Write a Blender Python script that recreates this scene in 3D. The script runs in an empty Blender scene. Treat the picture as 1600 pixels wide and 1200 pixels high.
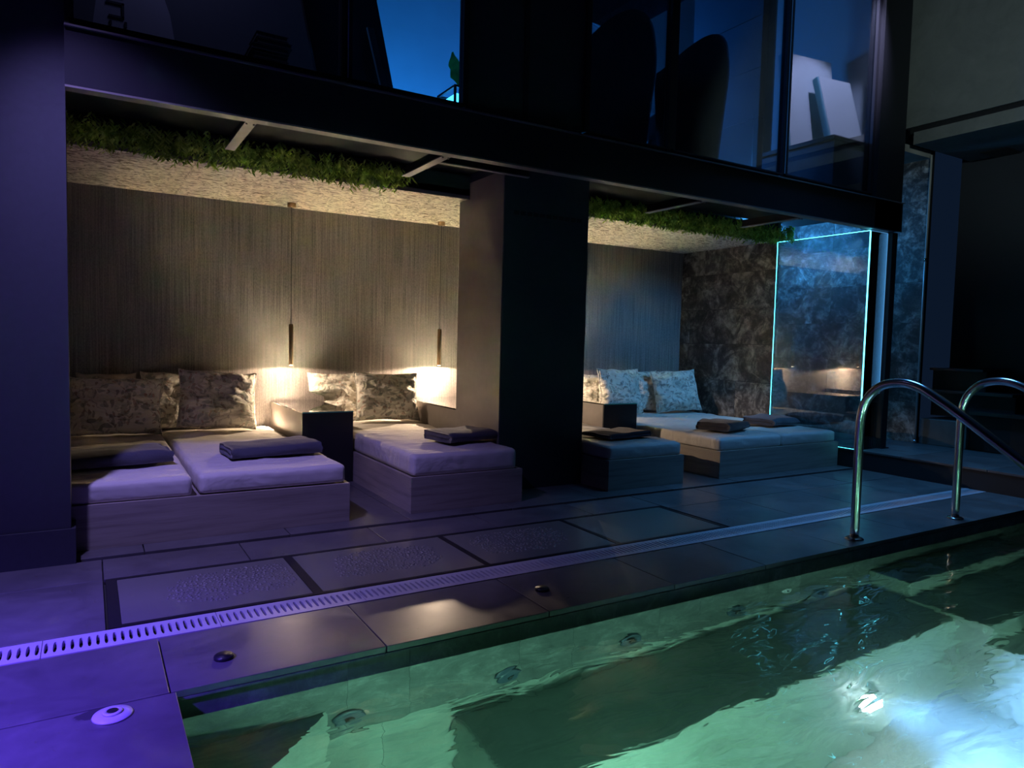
import bpy, bmesh, math, random
from mathutils import Vector, Matrix, noise
R = math.radians
sc = bpy.context.scene
COL = sc.collection
random.seed(7)

# ------------------------------------------------------------------ camera, world, light, exposure
FPX = 1098.4
yaw, pitch, roll = R(31.11), R(3.463), R(1.389)
fw = Vector((math.sin(yaw)*math.cos(pitch), math.cos(yaw)*math.cos(pitch), -math.sin(pitch)))
r0 = Vector((math.cos(yaw), -math.sin(yaw), 0)); u0 = r0.cross(fw)
cr = r0*math.cos(roll)+u0*math.sin(roll); cu = -r0*math.sin(roll)+u0*math.cos(roll)
cd = bpy.data.cameras.new('camera'); cam = bpy.data.objects.new('camera', cd); COL.objects.link(cam)
cd.sensor_width = 36; cd.lens = 36*FPX/1600; cd.clip_start = .02; cd.clip_end = 100
m = Matrix((cr, cu, -fw)).transposed().to_4x4(); m.translation = Vector((0, 0, .95))
cam.matrix_world = m; sc.camera = cam

w = bpy.data.worlds.new('night'); sc.world = w; w.use_nodes = True
w.node_tree.nodes['Background'].inputs[0].default_value = (.05, .12, .3, 1)
w.node_tree.nodes['Background'].inputs[1].default_value = .05

sc.view_settings.view_transform = 'Standard'; sc.view_settings.look = 'None'
sc.view_settings.exposure = .4; sc.view_settings.gamma = 1; sc.view_settings.use_curve_mapping = False
try:
    cy = sc.cycles
    cy.use_denoising = True; cy.max_bounces = 10; cy.diffuse_bounces = 5; cy.glossy_bounces = 5
    cy.transmission_bounces = 8; cy.transparent_max_bounces = 16
    cy.caustics_reflective = False; cy.caustics_refractive = False
    cy.sample_clamp_indirect = 150
except Exception:
    pass

def aim(o, loc, to):
    o.location = loc
    o.rotation_euler = (Vector(to)-Vector(loc)).to_track_quat('-Z', 'Y').to_euler()
def lamp(kind, name, loc, to, power, color, **kw):
    ld = bpy.data.lights.new(name, kind); ld.energy = power; ld.color = color
    for k, v in kw.items(): setattr(ld, k, v)
    o = bpy.data.objects.new(name, ld); COL.objects.link(o); aim(o, loc, to); return o

WARM = (1.0, .735, .51)
# violet colour-changing spot on the hall wall to the left, blue pool-hall spots, blue lounge light upstairs
lamp('SPOT', 'violet_ceiling_spot', (-.36, 2.6, 2.75), (.55, 3.4, 0), 155, (.36, .29, 1.0), spot_size=R(64), spot_blend=1.0, shadow_soft_size=.04)
lamp('SPOT', 'violet_floor_spot', (-1.15, 1.55, 1.5), (-.72, 1.9, 0), 520, (.13, .06, 1.0), spot_size=R(78), spot_blend=1.0, shadow_soft_size=.05)
lamp('SPOT', 'blue_hall_spot', (4.95, .7, 2.55), (4.75, 3.9, .25), 14, (.12, .42, 1.0), spot_size=R(50), spot_blend=.9, shadow_soft_size=.12)
lamp('SPOT', 'blue_deck_spot', (4.5, 2.75, 4.6), (4.2, 2.55, 0), 330, (.10, .40, 1.0), spot_size=R(56), spot_blend=.9, shadow_soft_size=.6)
lamp('SPOT', 'blue_screen_spot', (5.225, 3.38, 1.85), (4.75, 4.9, .4), 52, (.12, .46, 1.0), spot_size=R(80), spot_blend=.8, shadow_soft_size=.04)
lamp('POINT', 'passage_light', (5.62, 4.75, 2.0), (6, 4, 0), 34, (.05, .36, 1.0), shadow_soft_size=.06)
lamp('SPOT', 'gallery_fill_spot', (2.6, .2, 2.6), (5.9, 2.35, 3.15), 105, (.62, .85, .85), spot_size=R(44), spot_blend=.8, shadow_soft_size=.1)  # added fill that lifts the concrete gallery box, not a fitting of the hall
lamp('POINT', 'lounge_light_low', (2.35, 5.2, 2.5), (2.3, 5, 0), 70, (.02, .30, 1.0), shadow_soft_size=.1)
lamp('POINT', 'lounge_light_far', (4.05, 4.9, 3.2), (4, 4.9, 0), 34, (.04, .28, 1.0), shadow_soft_size=.1)
lamp('SPOT', 'cushion_fill_spot', (4.7, 3.0, 4.3), (5.2, 3.75, 2.95), 460, (.62, .6, .95), spot_size=R(36), spot_blend=.5, shadow_soft_size=.03)  # added fill that brightens the leaning cushions, not a lounge lamp
lamp('POINT', 'board_fill_light', (.45, 3.55, 3.2), (0, 4, 0), 4, (.45, .42, 1.0), shadow_soft_size=.1)  # added fill so the lettered board and books show faintly
# underwater lights in the near pool wall
lamp('POINT', 'pool_light_near', (1.0, .55, -.62), (1.2, 2, -.4), 62, (.32, .95, .66), shadow_soft_size=.08)
lamp('POINT', 'pool_light_mid', (2.9, .2, -.62), (2.4, 2, -.4), 36, (.34, .92, .70), shadow_soft_size=.08)

# ------------------------------------------------------------------ materials
MATS = {}
def newmat(name):
    mt = bpy.data.materials.new(name); mt.use_nodes = True; MATS[name] = mt
    nt = mt.node_tree; return mt, nt, nt.nodes['Principled BSDF']
def N(nt, t, **kw):
    n = nt.nodes.new(t)
    for k, v in kw.items():
        if k in n.inputs: n.inputs[k].default_value = v
        else: setattr(n, k, v)
    return n
def L(nt, a, b): nt.links.new(a, b)
def coords(nt, scale=(1, 1, 1), rot=(0, 0, 0), kind='Object'):
    tc = N(nt, 'ShaderNodeTexCoord'); mp = N(nt, 'ShaderNodeMapping')
    mp.inputs['Scale'].default_value = scale; mp.inputs['Rotation'].default_value = rot
    L(nt, tc.outputs[kind], mp.inputs['Vector']); return mp.outputs[0]
def ramp(nt, fac, stops):
    rp = N(nt, 'ShaderNodeValToRGB'); e = rp.color_ramp.elements
    while len(e) < len(stops): e.new(.5)
    for el, (p, c) in zip(e, stops):
        el.position = p; el.color = (*c, 1) if len(c) == 3 else c
    L(nt, fac, rp.inputs[0]); return rp.outputs[0]
def bump(nt, h, bs, strength=.3, dist=.01):
    b = N(nt, 'ShaderNodeBump'); b.inputs['Strength'].default_value = strength; b.inputs['Distance'].default_value = dist
    L(nt, h, b.inputs['Height']); L(nt, b.outputs[0], bs.inputs['Normal'])
def simple(name, c, rough=.5, metal=0, spec=.5, var=0, vscale=8, bmp=0, stretch=(1, 1, 1), bdist=.01):
    mt, nt, bs = newmat(name)
    bs.inputs['Base Color'].default_value = (*c, 1); bs.inputs['Roughness'].default_value = rough
    bs.inputs['Metallic'].default_value = metal; bs.inputs['Specular IOR Level'].default_value = spec
    if var or bmp:
        nz = N(nt, 'ShaderNodeTexNoise'); nz.inputs['Scale'].default_value = vscale; nz.inputs['Detail'].default_value = 6
        L(nt, coords(nt, stretch), nz.inputs['Vector'])
        if var:
            L(nt, ramp(nt, nz.outputs[0], [(.3, tuple(x*(1-var) for x in c)), (.7, tuple(min(1, x*(1+var)) for x in c))]), bs.inputs['Base Color'])
        if bmp: bump(nt, nz.outputs[0], bs, bmp, bdist)
    return mt
def emit(name, c, s):
    mt, nt, bs = newmat(name)
    bs.inputs['Base Color'].default_value = (*c, 1); bs.inputs['Emission Color'].default_value = (*c, 1)
    bs.inputs['Emission Strength'].default_value = s; return mt

def m_wallpaper():
    mt, nt, bs = newmat('wallpaper'); bs.inputs['Roughness'].default_value = .55
    n1 = N(nt, 'ShaderNodeTexNoise', Scale=1.0, Detail=5.0); L(nt, coords(nt, (130, 130, 2.0)), n1.inputs['Vector'])
    n2 = N(nt, 'ShaderNodeTexNoise', Scale=1.0, Detail=4.0); L(nt, coords(nt, (160, 160, 70)), n2.inputs['Vector'])
    mx = N(nt, 'ShaderNodeMix', data_type='FLOAT'); mx.inputs[0].default_value = .4
    L(nt, n1.outputs[0], mx.inputs[2]); L(nt, n2.outputs[0], mx.inputs[3])
    L(nt, ramp(nt, mx.outputs[0], [(.36, (.10, .088, .082)), (.64, (.285, .252, .234))]), bs.inputs['Base Color'])
    bump(nt, mx.outputs[0], bs, .5, .004)
m_wallpaper()
def m_woodwool():
    mt, nt, bs = newmat('woodwool'); bs.inputs['Roughness'].default_value = .9
    n0 = N(nt, 'ShaderNodeTexNoise', Scale=7.0, Detail=2.0); co = coords(nt, (1, 1, 1)); L(nt, co, n0.inputs['Vector'])
    ad = N(nt, 'ShaderNodeMix', data_type='VECTOR'); ad.inputs[0].default_value = .12
    L(nt, co, ad.inputs[4]); L(nt, n0.outputs['Color'], ad.inputs[5])
    mp = N(nt, 'ShaderNodeMapping'); mp.inputs['Scale'].default_value = (27, 62, 40); L(nt, ad.outputs[1], mp.inputs[0])
    n1 = N(nt, 'ShaderNodeTexNoise', Scale=1.0, Detail=3.0, Distortion=1.2); L(nt, mp.outputs[0], n1.inputs['Vector'])
    L(nt, ramp(nt, n1.outputs[0], [(.40, (.20, .155, .10)), (.475, (.70, .62, .47)), (.66, (.93, .86, .70))]), bs.inputs['Base Color'])
    bump(nt, n1.outputs[0], bs, .6, .006)
m_woodwool()
def m_wood():
    mt, nt, bs = newmat('pale_wood'); bs.inputs['Roughness'].default_value = .45
    n1 = N(nt, 'ShaderNodeTexNoise', Scale=1.0, Detail=6.0, Distortion=.25); L(nt, coords(nt, (1.6, 1.6, 30)), n1.inputs['Vector'])
    n2 = N(nt, 'ShaderNodeTexNoise', Scale=1.0, Detail=3.0); L(nt, coords(nt, (9, 9, 240)), n2.inputs['Vector'])
    mx = N(nt, 'ShaderNodeMix', data_type='FLOAT'); mx.inputs[0].default_value = .25
    L(nt, n1.outputs[0], mx.inputs[2]); L(nt, n2.outputs[0], mx.inputs[3])
    L(nt, ramp(nt, mx.outputs[0], [(.34, (.27, .235, .205)), (.5, (.39, .345, .30)), (.64, (.44, .39, .345))]), bs.inputs['Base Color'])
    bump(nt, mx.outputs[0], bs, .1, .002)
m_wood()
def m_stone(name, stops, scale=3.2, rough=.5, bstr=.6, wet=0, tv=.06, spec=.5):
    mt, nt, bs = newmat(name); bs.inputs['Roughness'].default_value = rough; bs.inputs['Specular IOR Level'].default_value = spec
    oi = N(nt, 'ShaderNodeObjectInfo'); co = coords(nt)
    ad = N(nt, 'ShaderNodeVectorMath', operation='MULTIPLY_ADD'); ad.inputs[1].default_value = (1, 1, 1)
    sc_ = N(nt, 'ShaderNodeVectorMath', operation='SCALE'); sc_.inputs[0].default_value = (17, 9, 13); L(nt, oi.outputs['Random'], sc_.inputs['Scale'])
    L(nt, co, ad.inputs[0]); L(nt, sc_.outputs[0], ad.inputs[2])
    n1 = N(nt, 'ShaderNodeTexNoise', Scale=scale, Detail=10.0, Roughness=.68, Distortion=1.1); L(nt, ad.outputs[0], n1.inputs['Vector'])
    n2 = N(nt, 'ShaderNodeTexNoise', Scale=scale*4, Detail=6.0, Roughness=.7, Distortion=.6); L(nt, ad.outputs[0], n2.inputs['Vector'])
    mx = N(nt, 'ShaderNodeMix', data_type='FLOAT'); mx.inputs[0].default_value = .35
    L(nt, n1.outputs[0], mx.inputs[2]); L(nt, n2.outputs[0], mx.inputs[3])
    tone = N(nt, 'ShaderNodeMapRange'); tone.inputs['To Min'].default_value = 1-tv; tone.inputs['To Max'].default_value = 1+tv; L(nt, oi.outputs['Random'], tone.inputs['Value'])
    vm = N(nt, 'ShaderNodeVectorMath', operation='SCALE'); L(nt, ramp(nt, mx.outputs[0], stops), vm.inputs[0]); L(nt, tone.outputs[0], vm.inputs['Scale']); L(nt, vm.outputs[0], bs.inputs['Base Color'])
    bump(nt, mx.outputs[0], bs, bstr, .006)
    if wet: L(nt, ramp(nt, n1.outputs[0], [(.42, (rough-wet,)*3), (.6, (rough+.08,)*3)]), bs.inputs['Roughness'])
m_stone('slate', [(.38, (.022, .019, .017)), (.48, (.075, .066, .059)), (.55, (.25, .225, .20)), (.63, (.58, .53, .475))], 4.6, .5, 1.0, tv=.42)
m_stone('deck_tile', [(.32, (.085, .082, .082)), (.5, (.125, .120, .120)), (.68, (.165, .160, .158))], 2.2, .36, .10, .06, spec=.9)
def m_wetdeck():
    mt = MATS['deck_tile']; nt = mt.node_tree; bs = nt.nodes['Principled BSDF']
    nz = N(nt, 'ShaderNodeTexNoise', Scale=1.0, Detail=5.0, Distortion=1.2); L(nt, coords(nt, (3.5, 8, 1), (0, 0, .35)), nz.inputs['Vector'])
    mask = ramp(nt, nz.outputs[0], [(.66, (0, 0, 0)), (.70, (.8, .8, .8))])
    for sock, val in (('Base Color', (.05, .05, .052, 1)), ('Roughness', (.12, .12, .12, 1))):
        src = bs.inputs[sock].links[0].from_socket; mx = N(nt, 'ShaderNodeMix', data_type='RGBA'); L(nt, mask, mx.inputs[0]); L(nt, src, mx.inputs[6]); mx.inputs[7].default_value = val; L(nt, mx.outputs[2], bs.inputs[sock])
m_wetdeck()
m_stone('pool_tile', [(.30, (.05, .055, .055)), (.52, (.13, .14, .135)), (.66, (.26, .275, .26))], 5, .4, .4)
m_stone('pool_floor_tile', [(.30, (.16, .18, .16)), (.5, (.30, .33, .29)), (.7, (.44, .47, .42))], 1.4, .6, .2)
m_stone('concrete', [(.34, (.13, .135, .13)), (.5, (.19, .195, .185)), (.7, (.24, .245, .23))], 1.5, .8, .25)

def m_fabric(name, c, rough=.9, wr=.5, sc1=5, stretch=(1, 1, 1), dist=.012, sheen=0, weave=0):
    mt, nt, bs = newmat(name); bs.inputs['Roughness'].default_value = rough; bs.inputs['Base Color'].default_value = (*c, 1)
    bs.inputs['Specular IOR Level'].default_value = .15; bs.inputs['Sheen Weight'].default_value = sheen
    n1 = N(nt, 'ShaderNodeTexNoise', Scale=sc1, Detail=3.0, Distortion=1.0); L(nt, coords(nt, stretch), n1.inputs['Vector'])
    h = n1.outputs[0]
    if weave:
        n2 = N(nt, 'ShaderNodeTexNoise', Scale=weave, Detail=2.0); L(nt, coords(nt), n2.inputs['Vector'])
        mx = N(nt, 'ShaderNodeMix', data_type='FLOAT'); mx.inputs[0].default_value = .2
        L(nt, h, mx.inputs[2]); L(nt, n2.outputs[0], mx.inputs[3]); h = mx.outputs[0]
        L(nt, ramp(nt, n2.outputs[0], [(.3, tuple(x*.8 for x in c)), (.7, tuple(min(1, x*1.15) for x in c))]), bs.inputs['Base Color'])
    bump(nt, h, bs, wr, dist)
m_fabric('sheet', (.75, .71, .66), .85, .75, 5, (1, 2.4, 1), .02)
m_fabric('towel_grey', (.085, .087, .115), .95, .5, 9, (1, 1, 1), .012, .3, 420)
m_fabric('towel_dark', (.055, .05, .058), .95, .5, 9, (1, 1, 1), .012, .3, 420)
m_fabric('cushion_white', (.7, .7, .72), .8, .3, 6)
m_fabric('cushion_teal', (.10, .34, .42), .8, .3, 6)
m_fabric('chair_fabric', (.006, .0065, .008), .9, .3, 6)

def m_floral():
    mt, nt, bs = newmat('floral'); bs.inputs['Roughness'].default_value = .85; bs.inputs['Specular IOR Level'].default_value = .15
    oi = N(nt, 'ShaderNodeObjectInfo'); co = coords(nt)
    sc_ = N(nt, 'ShaderNodeVectorMath', operation='SCALE'); sc_.inputs[0].default_value = (5, 0, 7); L(nt, oi.outputs['Random'], sc_.inputs['Scale'])
    ad = N(nt, 'ShaderNodeVectorMath', operation='ADD'); L(nt, co, ad.inputs[0]); L(nt, sc_.outputs[0], ad.inputs[1])
    base = ad.outputs[0]
    def warp(amount, s):
        nz = N(nt, 'ShaderNodeTexNoise', Scale=s, Detail=2.0); L(nt, base, nz.inputs['Vector'])
        sb = N(nt, 'ShaderNodeVectorMath', operation='SUBTRACT'); sb.inputs[1].default_value = (.5, .5, .5); L(nt, nz.outputs['Color'], sb.inputs[0])
        sl = N(nt, 'ShaderNodeVectorMath', operation='SCALE'); sl.inputs['Scale'].default_value = amount; L(nt, sb.outputs[0], sl.inputs[0])
        a = N(nt, 'ShaderNodeVectorMath', operation='ADD'); L(nt, base, a.inputs[0]); L(nt, sl.outputs[0], a.inputs[1]); return a.outputs[0]
    def vor(vec, scl, rotz):
        mp = N(nt, 'ShaderNodeMapping'); mp.inputs['Scale'].default_value = scl; mp.inputs['Rotation'].default_value = (0, rotz, 0); L(nt, vec, mp.inputs[0])
        v = N(nt, 'ShaderNodeTexVoronoi', Scale=1.0); L(nt, mp.outputs[0], v.inputs['Vector']); return v
    cur = None
    def over(prev, col, mask):
        mx = N(nt, 'ShaderNodeMix', data_type='RGBA'); L(nt, mask, mx.inputs[0])
        if isinstance(prev, tuple): mx.inputs[6].default_value = (*prev, 1)
        else: L(nt, prev, mx.inputs[6])
        if isinstance(col, tuple): mx.inputs[7].default_value = (*col, 1)
        else: L(nt, col, mx.inputs[7])
        return mx.outputs[2]
    wv = warp(.10, 9)
    cream = (.84, .80, .71)
    # broad pale sage washes
    nz = N(nt, 'ShaderNodeTexNoise', Scale=6.5, Detail=2.0); L(nt, wv, nz.inputs['Vector'])
    cur = over(cream, (.40, .43, .36), ramp(nt, nz.outputs[0], [(.55, (0, 0, 0)), (.60, (.45, .45, .45))]))
    # leaves
    for scl, ro, th, cols in (((13, 3, 28), .6, .31, [(.25, (.28, .31, .26)), (.5, (.38, .41, .33)), (.8, (.19, .21, .20))]),
                              ((31, 3, 16), -.5, .30, [(.3, (.32, .35, .29)), (.6, (.24, .21, .18)), (.85, (.42, .45, .38))]),
                              ((28, 3, 28), .2, .26, [(.3, (.47, .22, .17)), (.6, (.30, .20, .14)), (.9, (.55, .33, .26))])):
        v = vor(wv, scl, ro)
        cur = over(cur, ramp(nt, v.outputs['Color'], cols), ramp(nt, v.outputs['Distance'], [(th-.02, (.62, .62, .62)), (th+.02, (0, 0, 0))]))
    # stems
    n3 = N(nt, 'ShaderNodeTexNoise', Scale=8.0, Detail=1.0); L(nt, wv, n3.inputs['Vector'])
    cur = over(cur, (.13, .10, .08), ramp(nt, n3.outputs[0], [(.474, (0, 0, 0)), (.483, (.5, .5, .5)), (.487, (.5, .5, .5)), (.496, (0, 0, 0))]))
    L(nt, cur, bs.inputs['Base Color'])
    n4 = N(nt, 'ShaderNodeTexNoise', Scale=9.0, Detail=3.0, Distortion=1.5); L(nt, coords(nt, (1, 1, 1.8)), n4.inputs['Vector'])
    bump(nt, n4.outputs[0], bs, .8, .03)
m_floral()
simple('pillow_lining', (.60, .52, .42), .9, var=.1, vscale=12, bmp=.3)
simple('pillar_paint', (.034, .044, .056), .6, var=.08, vscale=30, bmp=.05)
simple('left_wall_paint', (.04, .043, .055), .6, var=.06, vscale=40, bmp=.05)
simple('taupe_laminate', (.25, .22, .20), .5, var=.05, vscale=20)
simple('black_laminate', (.014, .015, .02), .35)
simple('black_steel', (.013, .014, .019), .45, spec=.4)
simple('grey_steel', (.22, .20, .19), .5, metal=.3, var=.08, vscale=14)
simple('soffit_board', (.42, .40, .37), .6, var=.3, vscale=5)
simple('soffit_dark', (.010, .010, .012), .7)
simple('grout', (.035, .034, .036), .8)
simple('grout_light', (.20, .21, .21), .8)
simple('chrome', (.62, .62, .64), .2, metal=1)
simple('satin_rod', (.75, .73, .70), .45, metal=.35)
simple('brass', (.46, .29, .15), .3, metal=1)
simple('cord', (.02, .018, .015), .6)
simple('white_plastic', (.62, .60, .66), .4, var=.04, vscale=30)
simple('grate_plastic', (.50, .48, .53), .45, var=.06, vscale=20)
simple('dark_plastic', (.02, .02, .025), .35)
simple('jet_plastic', (.05, .075, .11), .35)
simple('panel_metal', (.035, .035, .04), .4, metal=.6)
simple('white_top', (.90, .88, .85), .4)
simple('hall_paint', (.03, .032, .04), .7)
simple('lounge_wall', (.45, .47, .50), .7, var=.04, vscale=4)
simple('lounge_panel', (.10, .13, .17), .4)
simple('lounge_floor', (.06, .06, .065), .5)
simple('book_paper', (.16, .16, .17), .8)
simple('book_cover', (.05, .05, .06), .6)
simple('ink', (.01, .01, .02), .6)
simple('board_white', (.36, .36, .40), .5)
simple('plant_leaf', (.10, .50, .10), .45, var=.25, vscale=30)
simple('woven', (.05, .10, .13), .7)
simple('flower_dark', (.06, .06, .07), .8)
simple('nub_glass', (.19, .19, .16), .12, spec=.8)
simple('glass_edge', (.12, .55, .42), .1, spec=.8)
emit('led_cyan', (.10, .74, 1.0), 4.0)
emit('led_soft', (.15, .5, 1.0), .4)
emit('led_pool', (.75, .9, 1.0), 110)
emit('led_tank', (.05, .45, 1.0), 4)
emit('pendant_led', (1.0, .80, .5), 14)
def m_foliage():
    mt, nt, bs = newmat('foliage'); bs.inputs['Roughness'].default_value = .5
    nz = N(nt, 'ShaderNodeTexNoise', Scale=14.0, Detail=3.0); L(nt, coords(nt), nz.inputs['Vector'])
    cr_ = ramp(nt, nz.outputs[0], [(.33, (.13, .25, .03)), (.5, (.33, .54, .07)), (.66, (.58, .74, .16))]); L(nt, cr_, bs.inputs['Base Color'])
    tl = N(nt, 'ShaderNodeBsdfTranslucent'); L(nt, cr_, tl.inputs[0]); mx = N(nt, 'ShaderNodeMixShader'); mx.inputs[0].default_value = .5
    L(nt, bs.outputs[0], mx.inputs[1]); L(nt, tl.outputs[0], mx.inputs[2]); L(nt, mx.outputs[0], nt.nodes['Material Output'].inputs[0])
m_foliage()
def m_glass(name, tint, refl=1.0, rough=0.0, ior=1.5, film=0):
    mt = bpy.data.materials.new(name); mt.use_nodes = True; MATS[name] = mt; nt = mt.node_tree
    nt.nodes.remove(nt.nodes['Principled BSDF']); out = nt.nodes['Material Output']
    tr = N(nt, 'ShaderNodeBsdfTransparent', Color=(*tint, 1)); gl = N(nt, 'ShaderNodeBsdfGlossy', Roughness=rough)
    fr = N(nt, 'ShaderNodeFresnel', IOR=ior); mu = N(nt, 'ShaderNodeMath', operation='MULTIPLY'); mu.inputs[1].default_value = refl; mu.use_clamp = True
    L(nt, fr.outputs[0], mu.inputs[0]); mx = N(nt, 'ShaderNodeMixShader'); L(nt, mu.outputs[0], mx.inputs[0])
    src = tr.outputs[0]
    if film:
        tl = N(nt, 'ShaderNodeBsdfTranslucent', Color=(.9, .95, 1, 1)); df = N(nt, 'ShaderNodeBsdfDiffuse', Color=(.9, .95, 1, 1)); m1 = N(nt, 'ShaderNodeMixShader'); m1.inputs[0].default_value = .5
        L(nt, tl.outputs[0], m1.inputs[1]); L(nt, df.outputs[0], m1.inputs[2]); m2 = N(nt, 'ShaderNodeMixShader'); m2.inputs[0].default_value = film
        L(nt, src, m2.inputs[1]); L(nt, m1.outputs[0], m2.inputs[2]); src = m2.outputs[0]
    L(nt, src, mx.inputs[1]); L(nt, gl.outputs[0], mx.inputs[2]); L(nt, mx.outputs[0], out.inputs[0])
m_glass('clear_glass', (.90, .95, .96), 2.6, film=.04)
m_glass('return_glass', (.85, .93, .96), 1.2)
m_glass('window_glass', (.80, .86, .90), .6)
m_glass('tabletop_glass', (.93, .97, .95), 1.5)
def m_floorglass():
    mt, nt, bs = newmat('floor_glass'); bs.inputs['Base Color'].default_value = (.17, .175, .145, 1)
    bs.inputs['Roughness'].default_value = .3; bs.inputs['Coat Weight'].default_value = .4; bs.inputs['Coat Roughness'].default_value = .12
m_floorglass()
def m_water():
    mt = bpy.data.materials.new('water'); mt.use_nodes = True; MATS['water'] = mt; nt = mt.node_tree
    nt.nodes.remove(nt.nodes['Principled BSDF']); out = nt.nodes['Material Output']
    g = N(nt, 'ShaderNodeBsdfRefraction', Color=(.92, 1, .97, 1), Roughness=0.0, IOR=1.33); gl = N(nt, 'ShaderNodeBsdfGlossy', Roughness=0.0)
    fr = N(nt, 'ShaderNodeFresnel', IOR=1.33); mu = N(nt, 'ShaderNodeMath', operation='MULTIPLY'); mu.inputs[1].default_value = 1.8; mu.use_clamp = True
    L(nt, fr.outputs[0], mu.inputs[0]); mx = N(nt, 'ShaderNodeMixShader'); L(nt, mu.outputs[0], mx.inputs[0]); L(nt, g.outputs[0], mx.inputs[1]); L(nt, gl.outputs[0], mx.inputs[2])
    n1 = N(nt, 'ShaderNodeTexNoise', Scale=1.0, Detail=2.0, Distortion=.8); L(nt, coords(nt, (4.5, 11, 1), (0, 0, R(-12))), n1.inputs['Vector'])
    n2 = N(nt, 'ShaderNodeTexNoise', Scale=1.0, Detail=1.0, Distortion=.4); L(nt, coords(nt, (1.8, 2.6, 1)), n2.inputs['Vector'])
    ad = N(nt, 'ShaderNodeMath', operation='MULTIPLY_ADD'); ad.inputs[1].default_value = 2.2; L(nt, n2.outputs[0], ad.inputs[0]); L(nt, n1.outputs[0], ad.inputs[2])
    b = N(nt, 'ShaderNodeBump'); b.inputs['Strength'].default_value = 1.0; b.inputs['Distance'].default_value = .0075
    L(nt, ad.outputs[0], b.inputs['Height']); [L(nt, b.outputs[0], n_.inputs['Normal']) for n_ in (g, gl, fr)]; L(nt, mx.outputs[0], out.inputs[0])
    vs = N(nt, 'ShaderNodeVolumeScatter', Color=(.75, .95, .90, 1), Density=.24, Anisotropy=.3); L(nt, vs.outputs[0], out.inputs['Volume'])
m_water()

# ------------------------------------------------------------------ geometry helpers
def mesh(name, V, F, mat, smooth=False):
    me = bpy.data.meshes.new(name); me.from_pydata([tuple(v) for v in V], [], F); me.validate()
    me.materials.append(MATS[mat])
    if smooth: me.polygons.foreach_set('use_smooth', [True]*len(me.polygons))
    return me
def wloc(o): 
    p = Vector((0, 0, 0))
    while o is not None: p += o.location; o = o.parent
    return p
def add(name, V, F, mat, parent=None, smooth=False, loc=None):
    """V in world coordinates; the object's origin is put at its base centre"""
    V = [Vector(v) for v in V]
    if loc is None:
        xs = [v.x for v in V]; ys = [v.y for v in V]; zs = [v.z for v in V]
        loc = Vector(((min(xs)+max(xs))/2, (min(ys)+max(ys))/2, min(zs)))
    loc = Vector(loc)
    o = bpy.data.objects.new(name, mesh(name, [v-loc for v in V], F, mat, smooth)); COL.objects.link(o)
    if parent is not None: o.parent = parent; o.location = loc-wloc(parent)
    else: o.location = loc
    return o
def empty(name, loc):
    o = bpy.data.objects.new(name, None); o.empty_display_size = .1; COL.objects.link(o); o.location = loc; return o
def tag(o, label, cat, group=None):
    o['label'] = label; o['category'] = cat
    if group: o['group'] = group
    return o
def struct(o, label=None):
    o['kind'] = 'structure'
    if label: o['label'] = label
    return o
def boxg(x0, x1, y0, y1, z0, z1, bev=0):
    if bev <= 0:
        V = [(x, y, z) for x in (x0, x1) for y in (y0, y1) for z in (z0, z1)]
        F = [(0, 1, 3, 2), (4, 6, 7, 5), (0, 4, 5, 1), (2, 3, 7, 6), (0, 2, 6, 4), (1, 5, 7, 3)]
        return V, F
    bm = bmesh.new(); bmesh.ops.create_cube(bm, size=1)
    for v in bm.verts: v.co = Vector(((x0+x1)/2+v.co.x*(x1-x0), (y0+y1)/2+v.co.y*(y1-y0), (z0+z1)/2+v.co.z*(z1-z0)))
    bmesh.ops.bevel(bm, geom=bm.edges[:], offset=bev, segments=2, affect='EDGES', profile=.5)
    bm.verts.ensure_lookup_table(); bm.verts.index_update()
    V = [v.co.copy() for v in bm.verts]; F = [tuple(v.index for v in f.verts) for f in bm.faces]; bm.free(); return V, F
def box(name, x0, x1, y0, y1, z0, z1, mat, parent=None, bev=0, **kw):
    V, F = boxg(x0, x1, y0, y1, z0, z1, bev); return add(name, V, F, mat, parent, **kw)
def join(*gs):
    V, F = [], []
    for v, f in gs:
        n = len(V); V += list(v); F += [tuple(i+n for i in q) for q in f]
    return V, F
def tubeg(pts, r, seg=12, cap=True):
    pts = [Vector(p) for p in pts]; V, F = [], []
    rr = r if isinstance(r, (list, tuple)) else [r]*len(pts)
    t0 = (pts[1]-pts[0]).normalized(); a = t0.orthogonal().normalized()
    for i, p in enumerate(pts):
        t = (pts[min(i+1, len(pts)-1)]-pts[max(i-1, 0)]).normalized()
        a = (a-t*a.dot(t)).normalized(); b = t.cross(a)
        for k in range(seg):
            an = 2*math.pi*k/seg; V.append(p+(a*math.cos(an)+b*math.sin(an))*rr[i])
    for i in range(len(pts)-1):
        for k in range(seg):
            k2 = (k+1) % seg; F.append((i*seg+k, i*seg+k2, (i+1)*seg+k2, (i+1)*seg+k))
    if cap: F += [tuple(range(seg-1, -1, -1)), tuple((len(pts)-1)*seg+k for k in range(seg))]
    return V, F
def latheg(c, prof, seg=24, axis='z', tilt=None):
    c = Vector(c); V, F = [], []
    for (r, h) in prof:
        for k in range(seg):
            an = 2*math.pi*k/seg; p = Vector((r*math.cos(an), r*math.sin(an), h))
            if axis == 'y': p = Vector((p.x, -p.z, p.y))
            if axis == 'x': p = Vector((p.z, p.x, p.y))
            V.append(c+p)
    n = len(prof)
    for i in range(n-1):
        for k in range(seg):
            k2 = (k+1) % seg; F.append((i*seg+k, i*seg+k2, (i+1)*seg+k2, (i+1)*seg+k))
    F += [tuple(range(seg-1, -1, -1)), tuple((n-1)*seg+k for k in range(seg))]
    return V, F
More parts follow.
